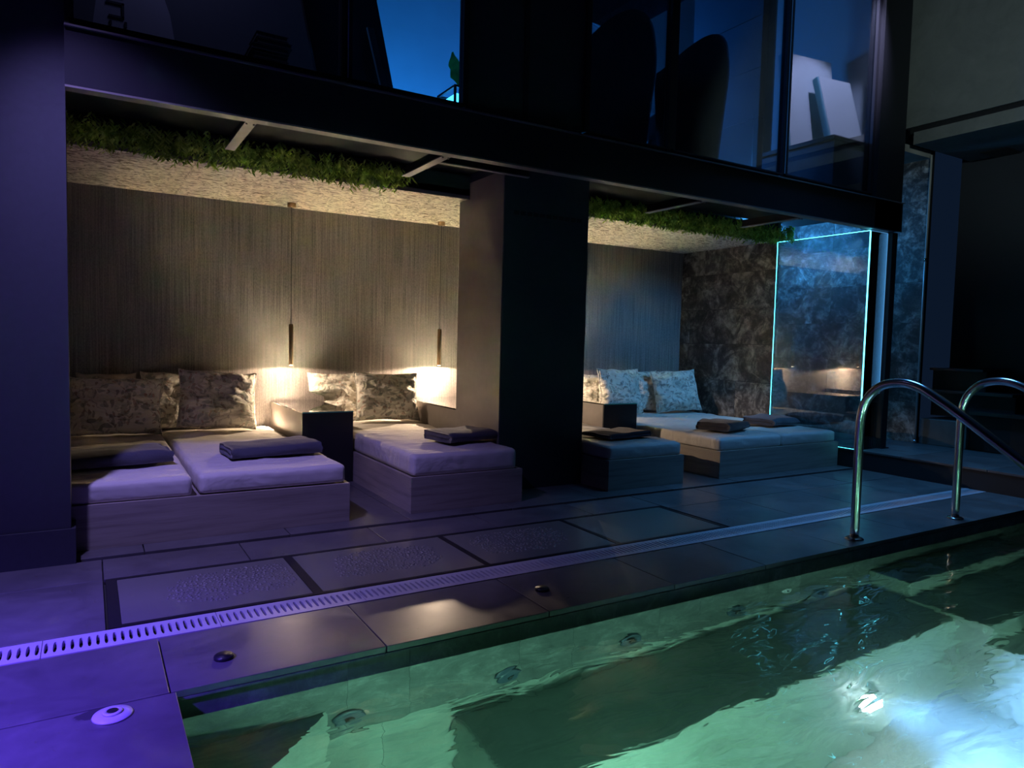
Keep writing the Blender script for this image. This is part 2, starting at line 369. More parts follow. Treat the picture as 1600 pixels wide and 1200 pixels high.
def prismg(poly, z0, z1):
    n = len(poly); V = [(x, y, z0) for x, y in poly]+[(x, y, z1) for x, y in poly]
    F = [tuple(range(n-1, -1, -1)), tuple(range(n, 2*n))]+[(i, (i+1) % n, n+(i+1) % n, n+i) for i in range(n)]
    return V, F

# key planes (metres; camera foot is the origin)
PY = 2.016; PX = .186          # pool edges
ZW = -.083                     # water level
DY0, DY1 = 2.395, 2.53         # drain
NY = 3.36                      # niche edge
YW = 5.37; XS = 5.27; ZC = 1.895
XR = 6.2                       # stone wall beyond the passage

# ------------------------------------------------------------------ deck
floor = struct(box('floor', -3.0, 5.27, PY+.01, NY-.015, -.16, -.022, 'grout'), 'dark slate tiled pool deck')
floorL = struct(box('floor_side', -3.0, PX-.004, -2.6, PY+.01, -.16, -.022, 'grout'), 'slate tiled deck beside the pool corner')
def tile(parent, x0, x1, y0, y1, ztop=0, g=.0022, th=.02, mat='deck_tile', name='tile'):
    o = box(name, x0+g, x1-g, y0+g, y1-g, ztop-th, ztop+random.uniform(-.0006, .0006), mat, parent, bev=.0015); return o
xs = [-2.87, -2.25, -1.64, -1.03, -.43, .177, .781, 1.388, 1.99, 2.53, 3.13, 3.74, 4.34, 4.95, 5.265]
for a, b in zip(xs, xs[1:]): tile(floor, a, b, PY-.012, DY0-.004)              # coping row along the pool
xl = [-3, -2.4, -1.8, -1.2, -.58, .04]
for a, b in zip(xl, xl[1:]):
    tile(floor, a, b, DY1+.004, 3.06); tile(floor, a, b, 3.06, NY-.016)
xb = [.04, .58, 1.19, 1.79, 2.4, 2.9]
for a, b in zip(xb, xb[1:]): tile(floor, a, b, 3.065, NY-.016)
xr_ = [2.9, 3.45, 4.05, 4.66, 5.262]
for a, b in zip(xr_, xr_[1:]):
    tile(floor, a, b, DY1+.004, 3.0); tile(floor, a, b, 3.0, NY-.016)
ys = [-2.6, -1.9, -1.28, -.66, -.05, .57, 1.18, PY-.012]
for a, b in zip(ys, ys[1:]):
    tile(floorL, -.43, PX+.006, a, b); tile(floorL, -1.03, -.43, a, b); tile(floorL, -1.64, -1.03, a, b)
nf = struct(box('floor_niche', -.5, 5.27, NY+.012, YW+.02, -.16, -.018, 'grout'), 'brown slate floor under the loungers')
nx = [-.45, .2, .82, 1.44, 2.06, 2.68, 3.3, 3.92, 4.54, 5.262]
for a, b in zip(nx, nx[1:]):
    tile(nf, a, b, NY+.014, 4.0, .002); tile(nf, a, b, 4.0, 4.62, .002); 
struct(box('trim_channel', -.5, 5.27, NY-.02, NY+.014, -.16, -.03, 'soffit_dark'))

# ------------------------------------------------------------------ pool basin
pw = struct(box('pool_wall_back', PX-.02, 6.6, PY, PY+.01, -1.25, -.022, 'grout_light'), 'green lit slate wall under the coping')
x = PX
for xn in (.66, .86, 1.27, 1.5, 1.92, 2.14, 2.56, 2.78, 3.18, 3.78, 4.38, 4.98, 5.6, 6.6):
    tl = box('tile', x+.0005, xn-.0005, PY-.006, PY, -.42, -.030, 'pool_tile', pw); x = xn
x = PX
for xn in (.775, 1.36, 1.96, 2.56, 3.16, 3.76, 4.36, 4.96, 5.6, 6.6):
    box('lip_tile', x+.001, xn-.001, PY-.0115, PY, -.028, -.0215, 'pool_tile', pw)
    box('tile', x+.0005, xn-.0005, PY-.006, PY, -1.25, -.4225, 'pool_floor_tile', pw); x = xn
struct(box('pool_wall_left', PX-.03, PX, -2.6, PY, -1.25, -.022, 'pool_tile'))
struct(box('pool_wall_near', PX-.03, 6.6, -2.63, -2.6, -1.25, 0, 'pool_tile'))
struct(box('pool_wall_right', 6.6, 6.63, -2.6, PY, -1.25, 0, 'pool_tile'))
struct(box('pool_floor', PX-.03, 6.63, -2.63, PY, -1.3, -1.25, 'pool_floor_tile'))
struct(box('pool_bench', 1.02, 6.6, 1.57, PY-.006, -1.25, -.5, 'pool_floor_tile', bev=.012), 'submerged bench along the pool wall')
V, F = prismg([(PX, PY-.006), (PX, 1.62), (.60, PY-.006)], -1.25, -.26)
struct(add('pool_corner_seat', V, F, 'pool_floor_tile'), 'submerged corner seat')
struct(box('pool_step', 3.3, 4.45, 1.80, PY-.006, -1.25, -.27, 'pool_floor_tile', bev=.01), 'upper submerged pool step')
struct(box('pool_step', 3.25, 4.45, 1.43, 1.80, -1.25, -.46, 'pool_floor_tile', bev=.01), 'middle submerged pool step')
struct(box('pool_step', 3.25, 4.45, 1.08, 1.43, -1.25, -.66, 'pool_floor_tile', bev=.01), 'lower submerged pool step')
# water surface
V, F = boxg(PX-.0006, 6.6006, -2.6006, PY-.003, -1.2506, ZW)
wt = add('pool_water', V, F, 'water', loc=(0, 0, ZW)); wt['kind'] = 'stuff'; wt['label'] = 'clear green lit pool water with gentle ripples'; wt['category'] = 'water'
# jets in the wall
def jet(x, z, label):
    t = empty('wall_jet', (x, PY-.006, z)); tag(t, label, 'pool jet', 'round jets in the pool wall')
    V, F = latheg((x, PY-.006, z), [(.052, 0), (.052, .006), (.046, .010), (.030, .007)], 28, 'y'); add('rim', V, F, 'jet_plastic', t, True)
    V, F = latheg((x, PY-.013, z), [(.016, 0), (.016, .010), (.010, .014)], 18, 'y'); add('nozzle', V, F, 'dark_plastic', t, True)
for x, z, lb in ((.665, -.33, 'grey jet nearest the dark corner seat'), (1.225, -.335, 'second grey jet from the pool corner'), (1.775, -.335, 'third grey jet from the pool corner'), (2.36, -.34, 'fourth grey jet from the pool corner'), (2.93, -.41, 'faint grey jet closest to the pool steps')):
    jet(x, z, lb+', on the green pool wall')
t = empty('inlet_cap', (2.68, PY-.006, -.25)); tag(t, 'pale round inlet cap on the pool wall between two jets', 'inlet cap')
V, F = latheg((2.68, PY-.006, -.25), [(.036, 0), (.034, .008), (.02, .012)], 24, 'y'); add('cap', V, F, 'white_plastic', t, True)
V, F = latheg((2.68, PY-.017, -.25), [(.008, 0), (.008, .004)], 12, 'y'); add('screw', V, F, 'jet_plastic', t, True)
# pool lamp on the bench front
t = empty('pool_lamp', (2.60, 1.555, -.87)); tag(t, 'glaring white underwater lamp near the pool bench', 'pool lamp')
V, F = latheg((2.60, 1.57, -.87), [(.07, 0), (.07, .012), (.05, .02)], 28, 'y'); add('rim', V, F, 'chrome', t, True)
V, F = latheg((2.60, 1.551, -.87), [(.052, 0), (.047, .008), (.02, .016)], 28, 'y'); add('lens', V, F, 'led_pool', t, True)
lamp('SPOT', 'pool_lamp_beam', (2.60, 1.50, -.86), (3.2, .5, -1.1), 130, (.19, .42, 1.0), spot_size=R(110), spot_blend=.8, shadow_soft_size=.04)

# ------------------------------------------------------------------ drain grate
def grate_section(i, x0, x1, n):
    gs = []
    y0, y1 = DY0, DY1; z0, z1 = -.018, .0005
    gs.append(boxg(x0+.001, x1-.001, y0, y0+.026, z0, z1)); gs.append(boxg(x0+.001, x1-.001, y1-.026, y1, z0, z1))
    p = (x1-x0)/n; ya, yb = y0+.026, y1-.026
    for k in range(n+1):
        c = x0+k*p; wm = .0062; we = p*.5
        a, b = (c-wm, c+wm)
        lo = max(x0+.001, c-we); hi = min(x1-.001, c+we); a = max(a, x0+.001); b = min(b, x1-.001)
        d = .014
        poly = [(lo, ya), (hi, ya), (b+(hi-b)*.3, ya+d*.5), (b, ya+d*1.6), (b, yb-d*1.6), (b+(hi-b)*.3, yb-d*.5), (hi, yb), (lo, yb), (a-(a-lo)*.3, yb-d*.5), (a, yb-d*1.6), (a, ya+d*1.6), (a-(a-lo)*.3, ya+d*.5)]
        gs.append(prismg(poly, z0, z1))
    return join(*gs)
gr = empty('drain_grate', (2.3, (DY0+DY1)/2, -.02)); tag(gr, 'long pale slotted drain grate running across the deck', 'drain grate')
SL = .4915; x0 = -.129-SL*2
base_me = None; k = 0
while x0 < 5.2:
    x1 = min(x0+SL, 5.262); n = 22 if x1-x0 > SL*.99 else max(2, round((x1-x0)/SL*22))
    if n == 22:
        if base_me is None:
            V, F = grate_section(0, 0, SL, 22); base_me = mesh('grate_section', V, F, 'grate_plastic')
        o = bpy.data.objects.new('grate_section', base_me); COL.objects.link(o); o.parent = gr; o.location = Vector((x0, 0, 0))-gr.location
    else:
        V, F = grate_section(0, x0, x1, n); add('grate_section', V, F, 'grate_plastic', gr)
    x0 += SL
struct(box('trim_gutter', -1.2, 5.27, DY0-.002, DY1+.002, -.15, -.021, 'soffit_dark'))

# ------------------------------------------------------------------ textured glass floor panels
tf = empty('floor_panel_frame', (1.46, 2.8, -.02)); tag(tf, 'dark metal frame set flush in the deck around four glass panels', 'floor frame')
FX = [.047, .725, 1.447, 2.16, 2.885]; FY0, FY1 = 2.537, 3.06
box('rail', FX[0], FX[-1], FY1-.022, FY1, -.02, .0012, 'panel_metal', tf); box('rail', FX[0], FX[-1], FY0, FY0+.022, -.02, .0012, 'panel_metal', tf)
for i, xx in enumerate(FX):
    wd = .036 if i in (0, 1) else .026
    box('bar', xx-(0 if i == 0 else wd/2 if i < 4 else wd), xx+(wd if i == 0 else wd/2 if i < 4 else 0), FY0+.022, FY1-.022, -.02, .0012, 'panel_metal', tf)
def nubs(x0, x1, y0, y1, cx, cy, rx, ry, n, seed):
    rnd = random.Random(seed); V, F = [], []; placed = []
    tries = 0
    while len(placed) < n and tries < n*60:
        tries += 1
        a = rnd.uniform(0, 6.283); q = math.sqrt(rnd.random()); k_ = (abs(math.cos(a))**3.5+abs(math.sin(a))**3.5)**(-1/3.5); q *= k_*(1+.18*noise.noise(Vector((math.cos(a)*2, math.sin(a)*2, seed*3.3)))); x = cx+rx*q*math.cos(a)+.15*ry*q*math.sin(a); y = cy+ry*q*math.sin(a)
        if not (x0+.02 < x < x1-.02 and y0+.02 < y < y1-.02): continue
        if any((x-p)**2+(y-q2)**2 < .0125**2 for p, q2 in placed): continue
        placed.append((x, y)); r = rnd.uniform(.0038, .0072); h = r*.7; b = len(V)
        e = rnd.uniform(1, 1.7); ro = rnd.uniform(0, 3.14)
        for rr, hh in ((1, 0), (.75, .6)):
            for k in range(7):
                t = k*2*math.pi/7; px = math.cos(t)*r*rr*e; py = math.sin(t)*r*rr
                V.append((x+px*math.cos(ro)-py*math.sin(ro), y+px*math.sin(ro)+py*math.cos(ro), .0002+h*hh))
        V.append((x, y, .0002+h))
        for k in range(7):
            k2 = (k+1) % 7; F.append((b+k, b+k2, b+7+k2, b+7+k)); F.append((b+7+k, b+7+k2, b+14))
    return V, F
plabels = ['smoked glass floor panel with raised nubs, nearest the left pillar', 'smoked glass floor panel with raised nubs, second from the left pillar', 'smoked glass floor panel with raised nubs, beside the plain panel', 'plain smoked glass floor panel without nubs, end of the row']
for i in range(4):
    a, b = FX[i]+(.036 if i == 0 else .018 if i == 1 else .013), FX[i+1]-(.018 if i == 0 else .013 if i < 3 else .026)
    t = empty('glass_floor_panel', ((a+b)/2, 2.8, -.015)); tag(t, plabels[i], 'floor panel', 'glass floor panels in the deck')
    box('pane', a+.001, b-.001, FY0+.023, FY1-.023, -.015, 0, 'floor_glass', t, bev=.001)
    if i < 3:
        cx = (a+b)/2+(.09, .0, -.03)[i]; V, F = nubs(a, b, FY0, FY1, cx, 2.82, .24, .16, 330, i)
        o = add('raised_nubs', V, F, 'nub_glass', t, True); o['kind'] = 'stuff'

# deck fittings
def puck(x, y, label, r=.028):
    t = empty('floor_puck', (x, y, 0)); tag(t, label, 'deck light', 'round black deck fittings')
    V, F = latheg((x, y, .0006), [(r, 0), (r, .007), (r*.9, .010)], 28); add('housing', V, F, 'dark_plastic', t, True)
    V, F = latheg((x, y, .0102), [(r*.8, 0), (r*.78, .0012)], 28); add('lens', V, F, 'panel_metal', t, True)
puck(.332, 2.153, 'black round deck fitting near the pool corner'); puck(1.483, 2.197, 'black round deck fitting beside the long drain, away from the corner')
t = empty('deck_inlet', (.042, 1.948, 0)); tag(t, 'pale round inlet with a dark hole on the violet deck', 'deck inlet')
V, F = latheg((.042, 1.948, .0006), [(.046, 0), (.044, .004), (.024, .008)], 32); add('flange', V, F, 'white_plastic', t, True)
V, F = latheg((.042, 1.948, .0086), [(.023, 0), (.022, .004), (.015, .005), (.014, .001)], 28); add('collar', V, F, 'white_plastic', t, True)
V, F = latheg((.042, 1.948, .0136), [(.013, 0), (.012, .0006)], 20); add('plug', V, F, 'dark_plastic', t, True)

# ------------------------------------------------------------------ niche shell
struct(box('wall_back', -.9, XS+.03, YW, YW+.06, -.02, 2.1, 'wallpaper'), 'taupe wallpaper with fine vertical streaks')
struct(box('wall_niche_left', -.56, -.5, 3.49, YW, 0, 2.05, 'wallpaper'))
wl = struct(box('wall_left', -3.0, -.068, 3.345, 3.485, .145, 5.0, 'left_wall_paint'), 'violet lit painted pillar wall at the left edge')
struct(box('baseboard_left', -3.0, -.052, 3.332, 3.487, 0, .145, 'left_wall_paint'))
ws = struct(box('wall_side', XS, XS+.03, 4.21, YW, 0, 2.1, 'grout'), 'brown slate tiled side wall beside the bed')
zl = [0, .275, .625, .975, 1.31, 1.65, 1.9]
for i, (a, b) in enumerate(zip(zl, zl[1:])):
    cuts = ([4.21, 5.235, YW], [4.21, 4.62, YW], [4.21, 5.255, YW], [4.21, 5.24, YW], [4.21, 4.72, 5.25, YW], [4.21, 5.06, YW])[i]
    for c, d in zip(cuts, cuts[1:]):
        e = random.uniform(.006, .011); box('tile', XS-e, XS, c+.002, d-.002, a+.002, b-.002, 'slate', ws)
cl = struct(box('ceiling_niche', -.5, XS+.03, 4.25, YW, ZC+.02, 2.045, 'soffit_dark'))
for a, b in zip([-.5, .52, 1.725, 2.93, 4.13], [.52, 1.725, 2.93, 4.13, XS+.02]):
    box('ceiling_panel', a+.0008, b-.0008, 4.262, 5.0, ZC, ZC+.02, 'woodwool', cl); box('ceiling_panel', a+.0008, b-.0008, 5.0015, YW, ZC, ZC+.02, 'woodwool', cl)
box('edge_trim', -.5, XS, 4.25, 4.26, ZC-.004, ZC+.06, 'grey_steel', cl)
# centre pillar
pil = struct(box('wall_pillar', 2.205, 2.848, 3.79, 4.395, 0, 2.1, 'pillar_paint'), 'dark blue pillar between the two niches')
box('side_panel', 2.199, 2.2045, 3.795, 4.395, 0, 2.0, 'taupe_laminate', pil)
for i in range(11):
    xx = 2.271+i*(2.793-2.271-.038)/10
    V, F = boxg(xx, xx+.036, 3.7865, 3.795, 1.738, 1.764, .002); add('vent_slot', V, F, 'soffit_dark', pil)

# ------------------------------------------------------------------ steel beam, struts, soffit
bmo = struct(empty('trim_beam', (2.6, 3.33, 1.9)), 'black steel beam carrying the upper floor')
box('web', -.068, 5.62, 3.30, 3.312, 1.905, 2.125, 'black_steel', bmo); box('flange', -.068, 5.5, 3.30, 3.362, 1.897, 1.905, 'grey_steel', bmo)
box('top_flange', -.068, 5.62, 3.285, 3.40, 2.125, 2.133, 'grey_steel', bmo)
for xx in (.635, 1.605, 3.475, 4.475):
    t = empty('soffit_strut', (xx, 3.7, 1.9)); tag(t, {.635: 'flat grey steel strut over the left bed', 1.605: 'flat grey steel strut left of the dark pillar', 3.475: 'flat grey steel strut right of the dark pillar', 4.475: 'flat steel strut nearest the glass screen'}[xx], 'strut', 'steel struts under the upper floor')
    box('bar', xx-.024, xx+.024, 3.362, 3.925, 1.899, 1.905, 'grey_steel', t); box('rib', xx-.003, xx+.003, 3.362, 3.925, 1.905, 1.96, 'black_steel', t)
    for dx in (-.016, .016):
        V, F = latheg((xx+dx, 3.385, 1.892), [(.005, 0), (.005, .007)], 8); add('bolt', V, F, 'grey_steel', t)
t = empty('cross_strut', (1.85, 3.52, 1.9)); tag(t, 'short steel cross bar running from strut to pillar', 'strut')
box('bar', 1.63, 2.2, 3.50, 3.53, 1.899, 1.905, 'grey_steel', t); box('rib', 1.63, 2.2, 3.512, 3.518, 1.905, 1.95, 'black_steel', t)
so = struct(box('ceiling_soffit', -.5, XS+.3, 3.362, 4.25, 2.06, 2.14, 'soffit_dark'))
for a, b in ((-.45, .50), (.70, 1.42), (2.85, 3.2), (3.52, 4.2)): box('soffit_panel', a, b, 3.37, 3.80, 2.045, 2.06, 'soffit_board', so)
# ------------------------------------------------------------------ hanging foliage
def foliage(name, x0, x1, label, seed, dens):
    rnd = random.Random(seed); V, F = [], []
    n = int((x1-x0)*dens)
    for i in range(n):
        x = rnd.uniform(x0, x1); y = rnd.uniform(3.97, 4.245); z = 2.03-abs(rnd.gauss(0, .05))
        ln = rnd.uniform(.07, .19)*(1.25 if y > 4.12 else .9)
        clump = .75+.5*noise.noise(Vector((x*6, seed, 0)))
        d = Vector((rnd.gauss(0, .35), rnd.gauss(.05, .3), -1)).normalized(); p = Vector((x, y, z-.03))
        nl = 9
        for k in range(nl):
            q = p+d*ln*clump*(k/(nl-1)); 
            a = rnd.uniform(0, 6.283); ld = (Vector((math.cos(a), math.sin(a)*.8, -.45)) + d*.5).normalized()
            l = rnd.uniform(.026, .052); sd = ld.cross(Vector((rnd.uniform(-1, 1), rnd.uniform(-1, 1), rnd.uniform(.2, 1)))).normalized()*l*.15
            b = len(V); mid = q+ld*l*.45+Vector((0, 0, .002))
            if (q+ld*l).x > 5.255 or (q+ld*l).y > 4.245 and (q+ld*l).z > ZC-.008 or (q+ld*l).z < ZC-.028-.045*max(0, noise.noise(Vector((x*9, seed, 2)))+.25+rnd.uniform(-.2, .2)): continue
            V += [q, mid+sd, q+ld*l, mid-sd]; F.append((b, b+1, b+2, b+3))
    o = add(name, V, F, 'foliage', loc=((x0+x1)/2, 4.15, 2.05)); o['kind'] = 'stuff'; tag(o, label, 'foliage'); return o
foliage('hanging_foliage', -.45, 1.66, 'long green hanging foliage fringe above the left beds', 3, 430)
foliage('hanging_foliage', 2.9, 5.21, 'long green hanging foliage fringe above the right beds', 5, 430)

# ------------------------------------------------------------------ beds
def sheet_box(x0, x1, y0, y1, z0, z1, seed, wr=.0075, sag=0):
    """rounded mattress with soft wrinkles"""
    nx_, ny_, nz_ = 34, 60, 5; r = .022
    def pt(u, v, w_):
        x = x0+(x1-x0)*u; y = y0+(y1-y0)*v; z = z0+(z1-z0)*w_
        cx = min(max(x, x0+r), x1-r); cy = min(max(y, y0+r), y1-r); cz = min(max(z, z0+r*.7), z1-r)
        d = Vector((x-cx, y-cy, z-cz)); L_ = d.length
        if L_ > 1e-6: p = Vector((cx, cy, cz))+d*(r/max(L_, r) if L_ > r else 1)
        else: p = Vector((x, y, z))
        nv = noise.noise(Vector((x*5+seed, y*9+.6*x*7, seed*1.7)))+.5*noise.noise(Vector((x*13, y*22, seed)))
        front = max(0, 1-(y-y0)/.35)
        amp = wr*(1-.7*front) if w_ > .99 else wr*.5*(1-front*.6)
        corner = noise.noise(Vector((x*25, y*25, z*8+seed)))*.003
        if w_ > .99: p.z += nv*amp+corner*.6
        elif w_ > .01:
            if v < .01: p.y += nv*amp*.6+corner
            if v > .99: p.y += nv*amp*.6
            if u < .01 or u > .99: p.x += nv*amp*.6+corner
        return p
    idx = {}; V, F = [], []
    def vid(i, j, k):
        key = (i, j, k)
        if key not in idx: idx[key] = len(V); V.append(pt(i/nx_, j/ny_, k/nz_))
        return idx[key]
    for i in range(nx_):
        for j in range(ny_):
            F.append((vid(i, j, nz_), vid(i+1, j, nz_), vid(i+1, j+1, nz_), vid(i, j+1, nz_)))
            F.append((vid(i, j, 0), vid(i, j+1, 0), vid(i+1, j+1, 0), vid(i+1, j, 0)))
    for k in range(nz_):
        for i in range(nx_):
            F.append((vid(i, 0, k), vid(i+1, 0, k), vid(i+1, 0, k+1), vid(i, 0, k+1))); F.append((vid(i, ny_, k), vid(i, ny_, k+1), vid(i+1, ny_, k+1), vid(i+1, ny_, k)))
        for j in range(ny_):
            F.append((vid(0, j, k), vid(0, j, k+1), vid(0, j+1, k+1), vid(0, j+1, k))); F.append((vid(nx_, j, k), vid(nx_, j+1, k), vid(nx_, j+1, k+1), vid(nx_, j, k+1)))
    return V, F
BH = .2
def bed_base(x0, x1, label, y0=3.5, y1=YW-.01):
    t = empty('bed_base', ((x0+x1)/2, (y0+y1)/2, .002)); tag(t, label, 'bed base', 'pale wooden lounger bases')
    th = .018
    box('front_panel', x0, x1, y0, y0+th, .002, BH, 'pale_wood', t, bev=.001)
    box('side_panel', x0, x0+th, y0+th, y1, .002, BH, 'pale_wood', t, bev=.001); box('side_panel', x1-th, x1, y0+th, y1, .002, BH, 'pale_wood', t, bev=.001)
    box('platform', x0+th, x1-th, y0+th, y1, BH-.03, BH-.008, 'pale_wood', t)
    return t
def mattress(x0, x1, label, seed, z0=BH+.001, h=.088, y0=3.515, y1=YW-.02, rx=0, rz=0):
    V, F = sheet_box(x0, x1, y0, y1, z0, z0+h, seed); o = add('mattress', V, F, 'sheet', None, True); tag(o, label, 'mattress', 'white sheeted mattresses')
    o.rotation_euler = (rx, 0, rz); return o
bed_base(-.42, 1.15, 'wide pale wooden base of the double bed beside the left wall')
mattress(-.30, .408, 'white sheeted mattress next to the left wall', 1)
mattress(.428, 1.128, 'white sheeted mattress of the left double bed, beside the black cabinet', 2, z0=BH+.004, h=.09, rz=R(.5))
bed_base(1.49, 2.199, 'pale wooden base of the single bed left of the dark pillar')
mattress(1.506, 2.168, 'white sheeted mattress left of the dark pillar', 3, h=.117)
bed_base(2.853, 3.512, 'pale wooden base of the single bed right of the dark pillar')
mattress(2.868, 3.50, 'white sheeted mattress right of the dark pillar', 4)
bed_base(3.866, 5.235, 'wide pale wooden base of the double bed by the slate wall')
mattress(3.878, 4.548, 'white sheeted mattress of the right double bed, beside the black cabinet', 5)
mattress(4.556, 5.215, 'white sheeted mattress by the slate wall and glass screen', 6)

# ------------------------------------------------------------------ bedside cabinets with glass tops
def cabinet(x0, x1, y0, label, front=True):
    t = empty('bedside_cabinet', ((x0+x1)/2, (y0+YW)/2, .003)); tag(t, label, 'cabinet', 'glass topped bedside cabinets')
    y1 = YW-.004; zt = .462
    if front: box('front_panel', x0, x1, y0, y0+.014, .003, zt, 'black_laminate', t, bev=.001)
    box('side_panel', x0, x0+.012, y0+(.014 if front else 0), y1, .003, zt, 'taupe_laminate', t); box('side_panel', x1-.012, x1, y0+(.014 if front else 0), y1, .003, zt, 'taupe_laminate', t)
    box('white_top_board', x0+.012, x1-.012, y0+(.014 if front else 0), y1, zt-.02, zt-.0005, 'white_top', t)
    g = box('glass_top', x0, x1, y0, y1, zt+.0005, zt+.0085, 'tabletop_glass', t); box('green_edge', x0, x1, y0-.0015, y0-.0002, zt+.0005, zt+.0085, 'glass_edge', g)
cabinet(1.155, 1.486, 4.47, 'black fronted cabinet with glass top between the two left beds')
cabinet(2.2005, 2.847, 4.398, 'taupe cabinet with glass top tucked behind the dark pillar', False)
cabinet(3.517, 3.862, 4.40, 'black fronted cabinet with glass top between the two right beds')

# ------------------------------------------------------------------ pendants
def pendant(x, y, label, power):
    t = empty('pendant_lamp', (x, y, .738)); tag(t, label, 'pendant lamp', 'slim brass pendant lamps')
    V, F = latheg((x, y, ZC-.03), [(.028, 0), (.03, .004), (.03, .0295)], 24); add('ceiling_rose', V, F, 'brass', t, True)
    V, F = tubeg([(x, y, 1.03), (x, y, ZC-.03)], .0022, 6); add('cord', V, F, 'cord', t)
    V, F = latheg((x, y, .742), [(.0145, 0), (.0155, .002), (.0155, .288), (.011, .293)], 18); tb = add('tube', V, F, 'brass', t, True)
    V, F = latheg((x, y, .739), [(.011, 0), (.0115, .0028)], 14); add('led', V, F, 'pendant_led', tb, True)
    lamp('SPOT', 'pendant_light', (x, y, .735), (x, y, 0), power, WARM, spot_size=R(174), spot_blend=.1, shadow_soft_size=.009)
    lamp('SPOT', 'pendant_beam', (x, y, .736), (x, y, 0), 900, WARM, spot_size=R(56), spot_blend=.35, shadow_soft_size=.008)
pendant(1.252, 5.17, 'brass tube pendant above the black cabinet between the left beds', 12)
pendant(2.443, 5.205, 'brass tube pendant nearest the dark pillar, left niche', 40)
pendant(3.69, 5.2, 'brass tube pendant over the right niche cabinet', 9)

# ------------------------------------------------------------------ pillows
def pillow(name, c, w_, h_, t_, label, lean=18, yawz=0, rolly=0, seed=0, mat='floral', group='floral pillows', over=0):
    """c = bottom centre resting point"""
    n = 30; V, F = [], []; per = []
    def surf(u, v, s):
        pin = 1-.07*(1-abs(v)**2.2)*abs(u)**3; pinv = 1-.07*(1-abs(u)**2.2)*abs(v)**3
        x = u*w_/2*pin; z = v*h_/2*pinv
        e = max(0, (1-abs(u)**2.6))**.55*max(0, (1-abs(v)**2.6))**.55
        sag = 1+.22*(-v)
        y = s*t_/2*e*sag
        k = noise.noise(Vector((u*1.7+seed, v*3.1, seed*2.3)))*.030+noise.noise(Vector((u*4.2, v*6.5+seed, 3)))*.016
        rad = noise.noise(Vector((math.atan2(v, u)*3.2+seed, 0, seed)))*.012*min(1, math.hypot(u, v))
        y += s*(k+rad)*min(1, e*1.6)
        z += noise.noise(Vector((u*2+seed, seed, v)))*.012*(abs(v)); x += noise.noise(Vector((v*2, seed, u+9)))*.008*abs(u)
        if over and u < 0:
            q = min(1, max(0, (z+h_/2-.17)/.05)); x -= over*q*q*(3-2*q)*min(1, -u*1.6)
        return Vector((x, y, z))
    idx = {}
    def vid(i, j, s):
        edge = i in (0, n) or j in (0, n); key = (i, j, 0 if edge else s)
        if key not in idx: idx[key] = len(V); V.append(surf(2*i/n-1, 2*j/n-1, s))
        return idx[key]
    for i in range(n):
        for j in range(n):
            F.append((vid(i, j, -1), vid(i+1, j, -1), vid(i+1, j+1, -1), vid(i, j+1, -1)))
            F.append((vid(i, j, 1), vid(i, j+1, 1), vid(i+1, j+1, 1), vid(i+1, j, 1)))
    ring = [vid(i, 0, 1) for i in range(n)]+[vid(n, j, 1) for j in range(n)]+[vid(i, n, 1) for i in range(n, 0, -1)]+[vid(0, j, 1) for j in range(n, 0, -1)]
    M = Matrix.Rotation(R(yawz), 4, 'Z') @ Matrix.Rotation(R(-lean), 4, 'X') @ Matrix.Rotation(R(rolly), 4, 'Y')
    W = [M @ v for v in V]; zm = min(v.z for v in W); cc = Vector(c); off = Vector((cc.x, cc.y, cc.z-zm))
    o = bpy.data.objects.new(name, mesh(name, V, F, mat, True)); COL.objects.link(o)
    o.location = off; o.rotation_euler = M.to_euler(); tag(o, label, 'pillow', group)
    pts = [V[i] for i in ring]; pts.append(pts[0])
    TV, TF = tubeg(pts, .0035, 6, False); e = bpy.data.objects.new('seam', mesh('seam', TV, TF, mat, True)); COL.objects.link(e); e.parent = o
    return o
ZM = BH+.097
pillow('pillow', (-.30, 5.27, ZM), .4, .36, .12, 'floral pillow half hidden behind the left wall edge', 8, 0, 0, 11)
pillow('pillow', (.14, 5.08, ZM), .54, .37, .15, 'large floral pillow at the front against the left wall', 16, -3, 1.5, 12)
pillow('pillow', (.10, 5.285, ZM), .34, .385, .08, 'plain backed pillow peeking out above the front left floral pillow', 6, 0, 0, 13, 'pillow_lining')
pillow('pillow', (.475, 5.275, ZM), .36, .395, .12, 'floral pillow standing behind and between the two front ones', 8, 0, 0, 14)
pillow('pillow', (.745, 5.07, ZM+.006), .50, .395, .15, 'large floral pillow with a raised corner beside the cabinet', 14, 3, 4, 15)
pillow('pillow', (.86, 5.275, ZM), .34, .37, .10, 'floral pillow showing only its top edge beside the left cabinet', 6, 0, 0, 16)
pillow('pillow', (1.70, 5.262, ZM+.03), .38, .355, .11, 'brightly lit floral pillow leaning towards the glass topped cabinet', 8, 2, 0, 17, over=.11)
pillow('pillow', (1.945, 5.06, ZM+.03), .50, .37, .15, 'floral pillow with a pink flower on the single bed left of the pillar', 16, -4, 1, 18)
pillow('pillow', (4.10, 5.265, ZM), .42, .37, .12, 'warm lit floral pillow directly behind the right cabinet', 10, 0, 0, 19)
pillow('pillow', (4.25, 5.08, ZM), .54, .43, .14, 'floral pillow beside the right cabinet, upright against the others', 14, 6, 1, 20)
pillow('pillow', (4.66, 5.25, ZM), .42, .40, .12, 'floral pillow in the middle of the right double bed', 10, 0, 0, 21)
pillow('pillow', (4.93, 5.06, ZM), .50, .42, .15, 'blue lit floral pillow by the slate wall', 20, -14, -3, 22)

